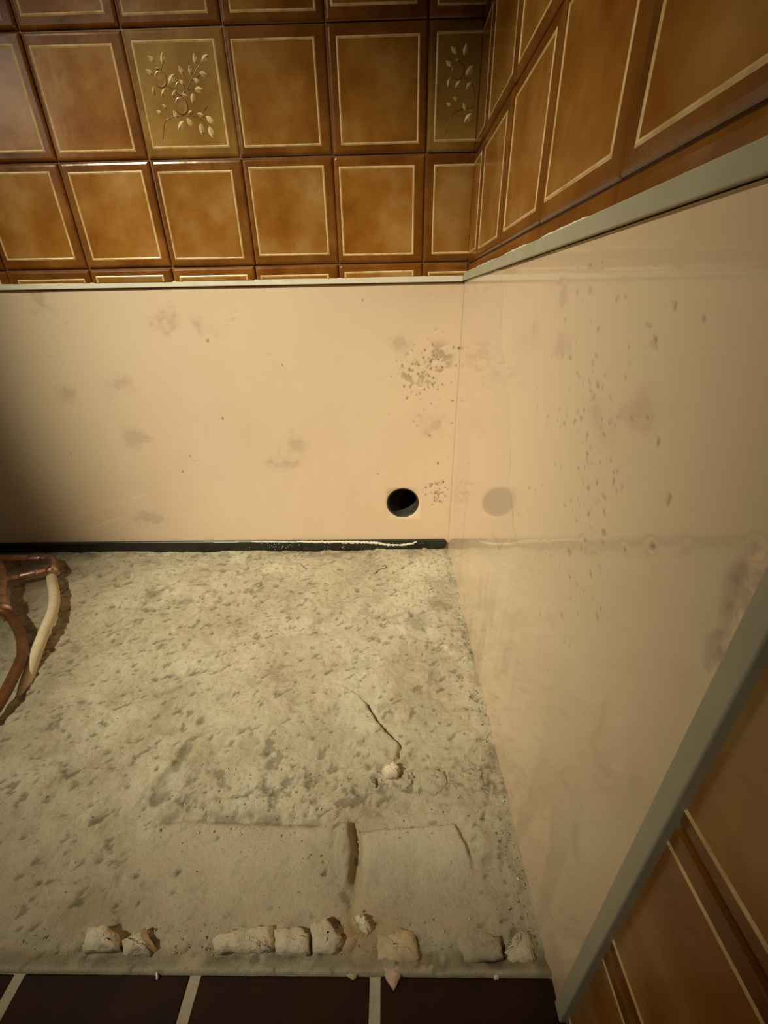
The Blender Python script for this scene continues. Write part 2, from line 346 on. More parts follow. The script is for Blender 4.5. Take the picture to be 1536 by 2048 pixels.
for rr, yy in ((HR + .0008, 0), (HR, .0008), (HR, .012)):
    cur = []
    for a in angs:
        V.append([HC[0] + rr * math.cos(a), yy, HC[1] + rr * math.sin(a)]); cur.append(len(V) - 1); dirt_l.append(.1 if yy > .001 else 0); tint_l.append(0)
    for k in range(R): faces.append((prev[k], cur[k], cur[(k + 1) % R], prev[(k + 1) % R]))
    prev = cur
def quad(v4):
    b = len(V); V.extend(v4); faces.append(tuple(range(b, b + 4))); dirt_l.extend([0] * 4); tint_l.extend([0] * 4)
n_pl = len(faces)
quad([(AX0, -.0012, AZ1 - .004), (.02, -.0012, AZ1 - .004), (.02, -.0012, 1.24), (AX0, -.0012, 1.24)])
quad([(AX0, .10, 1.24), (.02, .10, 1.24), (.02, .10, -.012), (AX0, .10, -.012)])
wall_back = put('wall_back', V, faces, [M_plaster, M_grout_dark], None, True, [0] * n_pl + [1, 1])
set_attr(wall_back.data, 'dirt', np.array(dirt_l)); set_attr(wall_back.data, 'tint', np.array(tint_l))
structure(wall_back)
# plastic drain sleeve inside the hole
bm = bmesh.new(); prof = [(HR - .0006, .0015), (HR - .0030, .0015), (HR - .0034, .006), (HR - .0034, .085), (.0005, .085)]
rings = [[bm.verts.new((HC[0] + r * math.cos(a), y, HC[1] + r * math.sin(a))) for a in (2 * math.pi * k / 48 for k in range(48))] for r, y in prof]
for a, b in zip(rings, rings[1:]):
    for k in range(48): bm.faces.new((a[k], b[k], b[(k + 1) % 48], a[(k + 1) % 48]))
bm.faces.new(rings[-1])
o = from_bm('drain_sleeve', bm, M_dark, wall_back, True); o['label'] = 'dark round drain sleeve set in the hole low on the wall'

# right wall
CY1 = -.719
ys = np.arange(CY1, .0001, STEP); zs2 = np.arange(-.012, .562, STEP)
Y, Z = np.meshgrid(ys, zs2, indexing='ij')
hc, dc, tc_ = plaster_fields(Y, Z, C_SMUDGE, C_PITS, 51,
    [(-.575, .42, .016, .05, 46, .05), (-.60, .385, .012, .05, 30, .1), (-.55, .46, .02, .035, 36, .2), (-.50, .47, .03, .03, 26, .2), (-.53, .34, .03, .04, 22, 0), (-.56, .40, .05, .10, 40, 0), (-.40, .30, .08, .14, 26, 0)], .55, 1.0, .62, .62)
sk = poly_sd(Y + fbm(Y, Z, .06, 3, 8) * .03, Z + fbm(Y, Z, .05, 3, 9) * .02, C_SKIM)
tc_ = np.maximum(tc_, .30 * sst(-.004, .006, sk)); hc *= .6
dc = np.maximum(dc, .25 * sst(.0035, .0, np.abs(sk)) * (fbm(Y, Z, .03, 3, 5) > .12) * (Y < -.1))
stv = sst(.12, .40, fbm(Y * 3.0, Z * .55, .10, 3, 61)) * sst(.30, .05, Z)          # grey run marks low on the wall
dc = np.maximum(dc, .22 * stv)
dmg = np.zeros(Y.shape)
for c in C_DAMAGE: dmg = np.maximum(dmg, blob(Y, Z, c, .0055, .016))
dk = sst(.35, .8, dmg + fbm(Y, Z, .010, 4, 33) * .6)
hc -= .0014 * dk * (1 + fbm(Y, Z, .006, 3, 34)); dc = np.maximum(dc, .25 * dk * sst(0, .2, fbm(Y, Z, .008, 3, 35))); tc_ = np.maximum(tc_, .5 * dk)
hc *= sst(0, .02, -Y)
V, Q = grid_mesh(-hc, Y, Z)
V = V.tolist(); faces = [tuple(int(i) for i in f) for f in Q]; n_pl = len(faces)
def quad2(v4): b = len(V); V.extend(v4); faces.append(tuple(range(b, b + 4)))
quad2([(.0068, .003, .564), (.0068, -1.45, .564), (.0068, -1.45, 1.24), (.0068, .003, 1.24)])
quad2([(.0068, -.7225, -.012), (.0068, -1.45, -.012), (.0068, -1.45, .566), (.0068, -.7225, .566)])
quad2([(.10, .10, 1.24), (.10, -1.45, 1.24), (.10, -1.45, -.012), (.10, .10, -.012)])
wall_right = put('wall_right', V, faces, [M_plaster, M_grout_dark], None, True, [0] * n_pl + [1, 1, 1])
ex = np.zeros(12)
set_attr(wall_right.data, 'dirt', np.concatenate([dc.ravel(), ex])); set_attr(wall_right.data, 'tint', np.concatenate([tc_.ravel(), ex]))
structure(wall_right)

# ------------------------------------------------------------------ wall tiles
P = .1486; G = .0023                        # pitch and joint
TW = P - G
def tile_mesh(x0, x1, z0, z1, fo, mats):
    """glazed tile cut to [x0,x1]x[z0,z1] of its full TW square; raised cream line; front faces -y"""
    ins = .0135; fl, fr = ins + fo[0], TW - ins + fo[0]; fb, ft = ins + fo[1], TW - ins + fo[1]; lw = .0016
    def cuts(a, b, lo, hi):
        c = [0, .0009, .002, .0042, lo - lw, lo, lo + lw, .05, .073, .096, hi - lw, hi, hi + lw, TW - .0042, TW - .002, TW - .0009, TW]
        c = [v for v in c if a + 1e-5 < v < b - 1e-5]
        return [a] + c + [b]
    xs_, zs_ = cuts(x0, x1, fl, fr), cuts(z0, z1, fb, ft)
    def hgt(x, z):
        d = min(x, TW - x, z, TW - z)
        h = 0.0
        if d < .0042: h -= .0021 * (1 - d / .0042) ** 2
        dl = max(fl - x, x - fr, fb - z, z - ft)          # 0 on the line rectangle
        if abs(dl) < lw * .6: h += .0007
        elif dl < -lw: h -= .0002
        return h
    V, F, MI = [], [], []
    nx, nz_ = len(xs_), len(zs_)
    for x in xs_:
        for z in zs_: V.append((x, -.0075 - hgt(x, z), z))
    for i in range(nx - 1):
        for j in range(nz_ - 1):
            F.append((i * nz_ + j, (i + 1) * nz_ + j, (i + 1) * nz_ + j + 1, i * nz_ + j + 1))
            cx_, cz_ = (xs_[i] + xs_[i + 1]) / 2, (zs_[j] + zs_[j + 1]) / 2
            dl = max(fl - cx_, cx_ - fr, fb - cz_, cz_ - ft)
            MI.append(1 if abs(dl) < lw else (2 if dl > 0 else 0))
    rim = [i * nz_ for i in range(nx)] + [(nx - 1) * nz_ + j for j in range(1, nz_)] + [i * nz_ + nz_ - 1 for i in range(nx - 2, -1, -1)] + [j for j in range(nz_ - 2, 0, -1)]
    b0 = len(V)
    for k in rim: V.append((V[k][0], 0, V[k][2]))
    n = len(rim)
    for k in range(n): F.append((rim[k], b0 + k, b0 + (k + 1) % n, rim[(k + 1) % n])); MI.append(2)
    me = bpy.data.meshes.new('tile'); me.from_pydata(V, [], F)
    for m in mats: me.materials.append(m)
    me.polygons.foreach_set('material_index', MI); me.update()
    return me, (fl, fr, fb, ft)
MATS = [M_center, M_line, M_border]; OM = [M_olive, M_line, M_oborder]
OFFS = [(-.0042, -.0012), (-.003, .001), (-.0048, -.002), (-.001, -.0005), (-.0035, .0018), (.001, -.0015)]
cache = {}
def leaf_mesh():
    V = [(0, 0, 0), (.5, 0, 0)]; n = 5
    top = [(t, -.0011 if abs(t) < .4 else 0, 0) for t in (-.5, -.25, 0, .25, .5)]
    prof = {-.5: 0, -.25: .21, 0: .27, .25: .17, .5: 0}
    V = [(-.5, 0, 0)] + [(t, -.0021, 0) for t in (-.25, 0, .25)] + [(.5, 0, 0)]
    V += [(t, 0, prof[t]) for t in (-.25, 0, .25)] + [(t, 0, -prof[t]) for t in (-.25, 0, .25)]
    F = [(0, 1, 5), (1, 2, 6, 5), (2, 3, 7, 6), (3, 4, 7), (0, 8, 1), (1, 8, 9, 2), (2, 9, 10, 3), (3, 10, 4)]
    me = bpy.data.meshes.new('leaf'); me.from_pydata(V, [], F); me.materials.append(M_leaf); me.materials.append(M_olive)
    me.polygons.foreach_set('material_index', [0] * 8); me.update()
    return me
LEAF = leaf_mesh()
def flower_relief(t, fr_, xmax):
    fl, fr, fb, ft = fr_; fx = lambda s: fl + s * (fr - fl); fz = lambda s: fb + s * (ft - fb)
    for (s0, t0, s1, t1) in LEAVES:
        a = Vector((fx(s0), fz(t0))); b = Vector((fx(s1), fz(t1)))
        if max(a.x, b.x) > xmax - .002: continue
        c = (a + b) / 2; d = b - a
        o = bpy.data.objects.new('leaf', LEAF); COL.objects.link(o); o.parent = t
        o.location = (c.x, -.0073, c.y); o.rotation_euler = (0, -math.atan2(d.y, d.x), 0); L_ = d.length * 1.22; o.scale = (L_, 1, L_)
    for (s, q, r) in BLOSSOMS:
        c = (fx(s), fz(q)); r_ = r * (fr - fl)
        if c[0] + r_ > xmax - .002: continue
        bm = bmesh.new(); rings = [[bm.verts.new((c[0] + r_ * k * math.cos(a), -.0073 - h, c[1] + r_ * 1.05 * k * math.sin(a))) for a in (2 * math.pi * i / 16 for i in range(16))] for k, h in ((1.1, 0), (1.0, .0007), (.86, .0004), (.4, .0007))]
        for a, b in zip(rings, rings[1:]):
            for k in range(16):
                f = bm.faces.new((a[k], a[(k + 1) % 16], b[(k + 1) % 16], b[k])); f.material_index = 1 if a is rings[0] else 0
        bm.faces.new(rings[-1])
        from_bm('blossom', bm, [M_blossom, M_stem], t, True)
    for s in STEMS:
        pts = [Vector((fx(a), -.0072, fz(b))) for a, b in s if fx(a) < xmax - .003]
        if len(pts) < 2: continue
        from_bm('stem', tube_bm(spline(pts, 5), .0005, 6), M_stem, t, True)
def put_tile(parent, wall, s, z, x0, x1, z0, z1, flower, k):
    key = (round(x0, 3), round(x1, 3), round(z0, 3), round(z1, 3), flower, k % 6)
    if key not in cache: cache[key] = tile_mesh(x0, x1, z0, z1, OFFS[k % 6] if not flower else (-.002, 0), OM if flower else MATS)
    me, fr_ = cache[key]
    o = bpy.data.objects.new('tile', me); COL.objects.link(o); o.parent = parent
    r = lambda a: math.radians(random.uniform(-a, a))
    if wall == 'A': o.location = (s, .003 - random.uniform(0, .0005), z); o.rotation_euler = (r(.35), r(.22), r(.35))
    else: o.location = (.0105 - random.uniform(0, .0006), -s, z); o.rotation_euler = (r(.2), r(.12), -math.pi / 2 + r(.25))
    if flower:
        flower_relief(o, fr_, x1); o['label'] = 'olive glazed tile with raised flower spray'
    return o
# back wall: rows from the trim up; columns leftwards from the corner
ZA = [.5900 + (P * 1.0) * k for k in range(-1, 4)]
XA0 = -.0752                                  # joint between the cut corner column and the first whole one
jig = [0, .0, .0012, .0022, .0012, -.0003, -.001, .0, .0005, 0]
for ri in range(5):
    z = ZA[ri] + G / 2; zlo = (.5686 - z) if ri == 0 else 0
    for j in range(-1, 8):
        xl = XA0 - (j + 1) * P + G / 2 + (jig[j + 1] if ri == 1 else (.001 if ri == 2 else 0))
        x1 = TW if j >= 0 else (.0022 - xl)
        if ri == 0: z0 = zlo
        else: z0 = 0
        fl_ = ri == 2 and (j + 1) % 3 == 0
        put_tile(wall_back, 'A', xl, z, 0, x1, z0, TW, fl_, ri * 5 + j + 1)
# right wall: columns towards the camera
YC = [.086 + .1468 * k for k in range(0, 10)]
ZC = [.5868 + P * k for k in range(-4, 4)]
for ri, zr in enumerate(ZC):
    z = zr + G / 2
    for k in range(-1, 9):
        s = YC[k] + G / 2 if k >= 0 else YC[0] - .1468 + G / 2
        x0, x1 = 0, TW
        if k < 0: x0 = .0050 - s
        z0 = 0
        if ri <= 2:                               # below the upper band: only beyond the upright trim
            if s + TW < .7265: continue
            x0 = max(0, .7265 - s)
            if ri == 0: z0 = max(0, -.004 - z)
        if ri == 3:
            if s + TW < .7265: z0 = .5705 - z
            elif s < .7265:
                put_tile(wall_right, 'C', s, z, 0, .7265 - s, .5705 - z, TW, False, k); x0 = .7265 - s
        put_tile(wall_right, 'C', s, z, x0, x1, z0, TW, False, ri * 3 + k + 2)

# ------------------------------------------------------------------ trims
def bar(name, lo, hi, bevel=.0009, m=None):
    return from_bm(name, box_bm(lo, hi, bevel), m or M_trim)
structure(bar('trim_1', (AX0, -.0045, .5598), (-.0035, .003, .5690), .0009, M_trim_pale))
t2 = structure(bar('trim_2', (-.0032, -.7285, .5608), (.010, -.001, .5728)))
for y0, y1 in ((-.505, -.395), (-.372, -.262), (-.235, -.10)):          # bead of white filler along its upper edge
    n = 16; pts = [Vector((-.0002 + random.uniform(-.0004, .0003), y0 + (y1 - y0) * i / n, .5732 + random.uniform(-.0004, .0004))) for i in range(n + 1)]
    from_bm('filler_bead', tube_bm(pts, [.0004 + .0010 * min(1, i / 3, (n - i) / 3) * random.uniform(.5, 1) for i in range(n + 1)], 7), M_paint, t2, True)
structure(bar('trim_3', (-.0032, -.7285, -.004), (.010, -.7172, .5606)))

# ------------------------------------------------------------------ floor
YF = -.7020
base = from_bm('floor', box_bm((-1.40, -1.45, -.08), (.02, .02, -.0145)), M_grout_pale)
structure(base)
S2 = .002
xs = np.arange(-1.40, .0021, S2); ys = np.arange(YF, -.0005, S2)
X, Y = np.meshgrid(xs, ys, indexing='ij')
u = (X * .8 + Y * .6); v = (-X * .6 + Y * .8)                       # trowel direction
h = fbm(X, Y, .30, 3, 101) * .010 + fbm(u * .55, v, .05, 5, 111, .55) * .0098 + fbm(X, Y, .014, 4, 121, .62) * .0024
h -= .0022 * sst(.30, .46, fbm(u * .5, v, .020, 4, 125)) + .0018 * sst(.33, .44, fbm(u * .6, v, .0075, 3, 128))
wx = X + fbm(X, Y, .05, 4, 131) * .014; wy = Y + fbm(X, Y, .05, 4, 141) * .014
sA = poly_sd(wx, wy, SLAB_A); sB = poly_sd(X + fbm(X, Y, .03, 3, 132) * .004, Y + fbm(X, Y, .03, 3, 133) * .004, SLAB_B)
mA = sst(-.012, .012, sA); mB = sst(-.0025, .002, sB) * sst(-.652, -.615, Y + fbm(X, Y, .05, 3, 134) * .03)
smooth_bed = fbm(X, Y, .2, 2, 151) * .003
h = h * (1 - .85 * mA) + mA * (smooth_bed - .0045)
h = h * (1 - .88 * sst(-.02, .004, sB)) + sst(-.02, .004, sB) * (-.004 + smooth_bed)
h = h + mB * .0075
h += .010 * sst(-.003, .004, poly_sd(wx * .3 + X * .7, wy * .3 + Y * .7, RIDGE))
h -= .0050 * np.exp(-(seg_dist(wx * .4 + X * .6, Y, GROOVE) / .006) ** 2)
ck = seg_dist(wx * .5 + X * .5, wy * .5 + Y * .5, CRACK)
h -= .006 * np.exp(-(ck / .0028) ** 2)
inner = poly_sd(wx * .5 + X * .5, wy * .5 + Y * .5, CRACK + [(-.20, -.49), (-.30, -.48), (-.33, -.42), (-.27, -.37)])
h += .0045 * sst(-.001, .003, inner) * sst(.10, .0, ck)
h -= .0022 * np.exp(-(seg_dist(X, Y, ARC) / .0022) ** 2) + .002 * np.exp(-(seg_dist(X, Y, ARC2) / .002) ** 2)
jt = seg_dist(wx * .5 + X * .5, wy * .3 + Y * .7, JOINT); h -= .0055 * np.exp(-(jt / .0045) ** 2)
h += .004 * np.exp(-(seg_dist(wx, wy, PALE_RIDGE) / .009) ** 2)
st = seg_dist(wx * .4 + X * .6, wy * .4 + Y * .6, STREAK)
h -= .0045 * np.exp(-(st / .006) ** 2)
# scattered pits and torn specks
dirt = .22 * sst(.30, .55, fbm(u * .5, v, .020, 4, 125)) + .55 * sst(.33, .43, fbm(u * .6, v, .0075, 3, 128)); pale = np.zeros(X.shape); ochre = np.zeros(X.shape)
dirt *= 1 - np.clip(mA * .75 + mB, 0, 1)
for k in range(1500):
    px, py = rng.uniform(-1.2, 0), rng.uniform(YF, 0); r = .0009 + .0019 * rng.random() ** 3
    if rng.random() < .4 and py > -.35: px = rng.normal(-.05, .05)
    if poly_sd(np.array([px]), np.array([py]), SLAB_B)[0] > 0 and rng.random() < .85: continue
    if poly_sd(np.array([px]), np.array([py]), SLAB_A)[0] > .02 and rng.random() < .6: continue
    i, j = int((px + 1.40) / S2), int((py - YF) / S2); w = 6
    sl = (slice(max(0, i - w), i + w), slice(max(0, j - w), j + w)); xx, yy = X[sl], Y[sl]
    if xx.size == 0: continue
    a = rng.uniform(.2, 1.2); dx, dy = xx - px, yy - py; da_, db_ = dx * math.cos(a) + dy * math.sin(a), -dx * math.sin(a) + dy * math.cos(a)
    g = np.exp(-((da_ / (r * 1.7)) ** 2 + (db_ / r) ** 2))
    g = g * (1 + 1.2 * fbm(xx, yy, .004, 2, 127)); h[sl] -= (.0009 + r * .8) * sst(.2, .9, g); dirt[sl] = np.maximum(dirt[sl], rng.uniform(.2, .8) * sst(.4, .9, g))
rough_m = 1 - np.clip(mA * .8 + mB, 0, 1)
dirt = np.maximum(dirt, .42 * sst(.18, .45, fbm(X, Y, .018, 4, 161)) * rough_m * sst(-.1, .25, fbm(X, Y, .15, 2, 162)))
for i, c in enumerate(DARKSPOTS):
    rx, ry = [(.030, .030), (.022, .014), (.03, .02), (.006, .007), (.007, .008), (.012, .01), (.008, .008), (.010, .006), (.014, .007), (.004, .006), (.008, .01), (.014, .006)][i]
    dirt = np.maximum(dirt, (.38 if i < 3 else .55) * sst(.35, .9, blob(X, Y, c, rx, ry) + fbm(X, Y, .015, 3, 171 + i) * .6))
dirt = np.maximum(dirt, .62 * sst(.012, .005, st + fbm(X, Y, .01, 3, 190) * .006) * sst(-.35, .1, fbm(X, Y, .03, 3, 191)))
band = np.exp(-((Y + .545 - .03 * (X + .25)) / .032) ** 2) * sst(-.46, -.36, X)
gr = fbm(X, Y, .008, 4, 193, .65); h -= .0022 * band * sst(.12, .4, gr); dirt = np.maximum(dirt, .55 * band * sst(.14, .42, gr))
dirt = np.maximum(dirt, .50 * np.exp(-(jt / .006) ** 2) * sst(-.15, .2, fbm(X, Y, .02, 3, 195)))
edge = -X + fbm(X, Y, .03, 4, 200) * .014
dirt = np.maximum(dirt, .50 * sst(.020, .003, edge) * sst(-.15, .3, fbm(X, Y, .02, 4, 201)))
edge2 = -Y + fbm(X, Y, .03, 4, 205) * .02
dirt = np.maximum(dirt, .50 * sst(.055, .012, edge2) * sst(-.05, .3, fbm(X, Y, .03, 4, 206)))
edge3 = (Y - YF)
dirt = np.maximum(dirt, .42 * sst(.016, .008, edge3 + fbm(X, Y, .02, 3, 211) * .01) * sst(.0, .004, edge3) * sst(-.2, .25, fbm(X, Y, .02, 3, 212)))
pale = np.maximum(.5 * mB, .75 * np.exp(-(seg_dist(wx, wy, PALE_RIDGE) / .008) ** 2) * sst(-.1, .2, fbm(X, Y, .012, 3, 220)))
pale = np.maximum(pale, .8 * blob(X, Y, (-.075, -.085), .05, .035)); pale = np.maximum(pale, .5 * sst(.12, .4, fbm(X, Y, .09, 3, 225)))
ochre = np.maximum(ochre, .85 * blob(wx, wy, (-.172, -.685), .028, .016)); ochre = np.maximum(ochre, .35 * np.exp(-(seg_dist(X, Y, GROOVE) / .007) ** 2))
dirt *= 1 - .75 * sst(-.006, .002, sB)
# borders: sink under the walls' corner, flat rim over the tile edge in front
h = h * sst(.0, .013, edge3) + (-.0014 + fbm(X, Y, .012, 3, 137) * .0016) * (1 - sst(.0, .013, edge3))
h -= .0030 * np.exp(-((edge3 - .014 - fbm(X, Y, .04, 3, 136) * .006) / .005) ** 2) 
h = np.clip(h, -.0130, .016)
h = np.where(Y > -.012, np.minimum(h, .0015), h)
V, Q = grid_mesh(X, Y, h)
# short apron down to the tiles along the front edge
nY = len(ys); V = V.tolist(); faces = Q.tolist(); b0 = len(V)
for i in range(len(xs)):
    V.append((xs[i], YF - .0012 + .0012 * float(vnoise(np.array([xs[i] / .012]), np.array([.5]), 3)[0]), -.0078))
for i in range(len(xs) - 1): faces.append((i * nY, b0 + i, b0 + i + 1, (i + 1) * nY))
bed = put('cement_bed', V, faces, M_cement, base, True)
bed['label'] = 'rough bare cement left where the bath stood'
z_ = np.zeros(len(xs))
for nm, ar in (('dirt', dirt), ('pale', pale), ('ochre', ochre)): set_attr(bed.data, nm, np.concatenate([ar.ravel(), z_ + (.25 if nm == 'dirt' else 0)]))
def hz(x, y):
    i = min(len(xs) - 1, max(0, int(round((x + 1.40) / S2)))); j = min(len(ys) - 1, max(0, int(round((y - YF) / S2))))
    return float(h[i, j])

# mortar lumps stuck to the bed
def lump(name, poly, top, m, parent, rough=.0012, sharp=.8, sink=.004, seed=0, zb=None):
    r = random.Random(seed); c = Vector((sum(p[0] for p in poly) / len(poly), sum(p[1] for p in poly) / len(poly)))
    pts = []
    n = len(poly)
    for i in range(n):
        a, b = Vector(poly[i]), Vector(poly[(i + 1) % n])
        for k in range(4): pts.append(a.lerp(b, k / 4))
    z0 = zb if zb is not None else hz(c.x, c.y)
    bm = bmesh.new(); rings = []
    for s, zz in ((1.05, -sink), (1.0, top * .45), (sharp + .08, top * .92), (sharp * .62, top * 1.05), (sharp * .25, top)):
        rings.append([bm.verts.new((c.x + (p.x - c.x) * s + r.gauss(0, rough), c.y + (p.y - c.y) * s + r.gauss(0, rough), z0 + zz + r.gauss(0, rough * .8) * (zz > 0))) for p in pts])
    N_ = len(pts)
    for a, b in zip(rings, rings[1:]):
        for k in range(N_): bm.faces.new((a[k], a[(k + 1) % N_], b[(k + 1) % N_], b[k]))
    bm.faces.new(rings[-1]); bm.faces.new(rings[0])
    return from_bm(name, bm, m, parent, True)
for i, (pl, tp, m, sh) in enumerate([(c1, .013, M_mortar, .8), (c2, .016, M_mortar, .45), (c3, .010, M_mortar, .85), (c4, .012, M_mortar, .88), (c5, .013, M_mortar, .75), (c6, .010, M_mortar_pale, .6),
        (c8, .004, M_cement, .8), (c9, .004, M_cement, .8), (c10, .004, M_cement, .6), (c11, .006, M_mortar, .6), (c12, .005, M_ochre, .75), (c13, .005, M_cement, .6), (c14, .004, M_cement, .75)]):
    lump('mortar_lump', pl, tp, m, base, .0007, sh, seed=i)
st_ = lump('mortar_chip', c7, .013, M_mortar_pale, None, .0007, .75, .003, 40)
tag(st_, 'loose pale angular chip of mortar lying by the crack in the cement floor', 'rubble')
# floor tiles in front, in a bed of pale jointing
from_bm('joint_bed', box_bm((-1.40, -1.45, -.020), (.004, YF + .002, -.0074)), M_grout_pale, base)
XJ = [-.4722, -.3142, -.1545]
edges = [-1.40 - .0, -.9462, -.7882, -.6302] + XJ + [.0045]
edges[0] = -1.1042
yj = [YF, -.861, -1.02, -1.179, -1.338]
fc = {}
GJ = .0092
for a, b in [(-1.262 + .158 * 0, -1.1042)] + list(zip(edges, edges[1:])):
    for y1, y0 in zip(yj, yj[1:]):
        x0_, x1_ = a + GJ / 2, b - GJ / 2 if b < 0 else b - .001
        key = round(x1_ - x0_, 4)
        top = y1 - (.0008 if y1 == YF else GJ / 2)
        key = (round(x1_ - x0_, 3), round(top - y0, 3))
        if key not in fc:
            w, d = x1_ - x0_, top - (y0 + GJ / 2)
            bm = box_bm((0, -d, -.009), (w, 0, 0), .0014, 2); t = from_bm('tile', bm, M_floor_tile, base)
            fc[key] = t.data
        else:
            t = bpy.data.objects.new('tile', fc[key]); COL.objects.link(t); t.parent = base
        t.location = (x0_, top, -.0062 + random.uniform(-.0003, .0003)); t.rotation_euler = (math.radians(random.uniform(-.2, .2)), math.radians(random.uniform(-.2, .2)), 0)
# plaster drips hanging over the edge of the tiles
def flake(name, poly, m, z, th, seed, parent=base):
    r = random.Random(seed); bm = bmesh.new(); pts = []
    for i in range(len(poly)):
        a, b = Vector(poly[i]), Vector(poly[(i + 1) % len(poly)])
        for k in range(3): pts.append(a.lerp(b, k / 3))
    c = sum(pts, Vector((0, 0))) / len(pts)
    lo = [bm.verts.new((p.x, p.y, z)) for p in pts]
    hi = [bm.verts.new((c.x + (p.x - c.x) * .93 + r.gauss(0, .0004), c.y + (p.y - c.y) * .93, z + th + r.gauss(0, .0003))) for p in pts]
    mid = [bm.verts.new((c.x + (p.x - c.x) * .4, c.y + (p.y - c.y) * .4, z + th * 1.4 + r.gauss(0, .0005))) for p in pts]
    n = len(pts)
    for A_, B_ in ((lo, hi), (hi, mid)):
        for k in range(n): bm.faces.new((A_[k], A_[(k + 1) % n], B_[(k + 1) % n], B_[k]))
    bm.faces.new(mid); bm.faces.new(lo)
    return from_bm(name, bm, m, parent, True)
f_ = flake('plaster_flake', FLAKE, M_flake, -.0058, .0035, 5, None)
tag(f_, 'pink pointed flake of plaster lapping over the dark floor tile edge', 'plaster')
for i, (pl, m) in enumerate([(DRIP1, M_ochre), (DRIP2, M_paint), (DRIP3, M_mortar_pale)]):
    flake('mortar_drip', pl, m, -.0064, .0025, 11 + i)

# grit: loose crumbs, too many to count
bmV, bmF = [], []
def grain(x, y, r, z):
    b = len(bmV); a0 = random.random() * 6.28
    for k in range(4): bmV.append((x + r * random.uniform(.6, 1.2) * math.cos(a0 + k * 1.57), y + r * random.uniform(.6, 1.2) * math.sin(a0 + k * 1.57), z + r * random.uniform(-.1, .3)))
    bmV.append((x, y, z + r * random.uniform(.6, 1.1))); bmV.append((x, y, z - r * .5))
    for k in range(4): bmF.append((b + k, b + (k + 1) % 4, b + 4)); bmF.append((b + (k + 1) % 4, b + k, b + 5))
for k in range(3200):
    q = random.random()
    if q < .30: x, y = -abs(random.gauss(.008, .010)) - .003, random.uniform(-.69, -.01)
    elif q < .50: x, y = random.uniform(-1.0, -.01), -.014 - abs(random.gauss(0, .016))
    elif q < .68: x, y = random.uniform(-.9, -.01), YF + .010 + abs(random.gauss(0, .012))
    elif q < .85: x, y = random.gauss(-.2, .16), random.gauss(-.565, .03)
    else: x, y = random.uniform(-1.0, -.01), random.uniform(-.69, -.02)
    if x > -.003 or x < -1.3: continue
    r = .0006 + .0016 * random.random() ** 4
    grain(x, y, r, hz(x, y))
gm = put('grit', bmV, bmF, [M_grit, M_mortar], None, False, [1 if random.random() < .45 else 0 for _ in bmF])
gm['kind'] = 'stuff'; gm.parent = base

# bits of wire lying on the cement near the wall
for pts, lab in ((HAIR, 'thin dark bent wire with a hooked end on the cement near the back wall'), (HAIR2, 'short dark straight wire scrap on the cement left of the hooked one')):
    p3 = [Vector((x, y, hz(x, y) + .0012)) for x, y in pts]
    o = from_bm('wire_scrap', tube_bm(spline(p3, 6), .00075, 6), M_wire, None, True); tag(o, lab, 'wire')

# ------------------------------------------------------------------ black sealing strip along the foot of the back wall
def ztop(x): return .0262 + .0006 * math.sin(x * 7) + .0012 * max(0, (-x - .5))
def zbot(x): return -.001 + .0008 * math.sin(x * 23) - .0022 * math.exp(-((x + .13) / .06) ** 2)
n = 90; X0s, X1s, TH = -1.40, -.0042, .0065
bm = bmesh.new(); cols = []
for i in range(n + 1):
    x = X0s + (X1s - .010 - X0s) * i / n
    cols.append((x, zbot(x), ztop(x)))
zm = (cols[-1][1] + cols[-1][2]) / 2; rz = (cols[-1][2] - cols[-1][1]) / 2
zm += 0.0
for k in range(1, 9):
    a = k / 8 * math.pi / 2; x = X1s - .010 + .010 * math.sin(a)
    hz_ = rz * (0.45 + .55 * math.cos(a)); cols.append((x, zm - hz_ + .0015 * math.sin(a), zm + hz_))
prof = []
for x, zb_, zt_ in cols:
    zb_ = min(zb_ + .004 * sst(-.12, -.01, np.array(x)), zt_ - .004)
    prof.append([bm.verts.new((x, y, z)) for y, z in ((-.0004, zb_), (-TH + .0012, zb_), (-TH, zb_ + .0012), (-TH, zt_ - .0012), (-TH + .0012, zt_), (-.0004, zt_))])
for a, b in zip(prof, prof[1:]):
    for k in range(6): bm.faces.new((a[k], b[k], b[(k + 1) % 6], a[(k + 1) % 6]))
bm.faces.new(prof[0]); bm.faces.new(prof[-1])
strip = from_bm('sealing_strip', bm, M_strip, None, False)
tag(strip, 'black sealing strip with white paint smears along the foot of the back wall', 'strip')
# ragged band of white paint over its upper edge, dipping under the drain hole
def smear(pts, wid, seed, name='paint_smear'):
    r = random.Random(seed); P_ = spline([(x, -TH - .0002, z) for x, z in pts], 14); bm = bmesh.new(); rows = []
    n_ = len(P_)
    for i, p in enumerate(P_):
        t = i / (n_ - 1); w = wid * (.35 + .65 * min(1, 6 * t, 6 * (1 - t))) * r.uniform(.45, 1.25)
        w2 = wid * .6 * r.uniform(.3, 1.3)
        rows.append([bm.verts.new((p.x, p.y + dy, p.z + dz)) for dy, dz in ((.0004, w2), (-.0006, w2 * .4), (-.0007, -w * .4), (.0004, -w))])
    for a, b in zip(rows, rows[1:]):
        for k in range(3): bm.faces.new((a[k], b[k], b[k + 1], a[k + 1]))
    return from_bm(name, bm, M_paint, strip, False)
top_ = [(-.56, .0258), (-.50, .0256), (-.42, .0250), (-.34, .0242), (-.27, .0235), (-.21, .0222), (-.17, .0205), (-.148, .0150), (-.118, .0135), (-.092, .0165), (-.075, .0222), (-.05, .0245)]
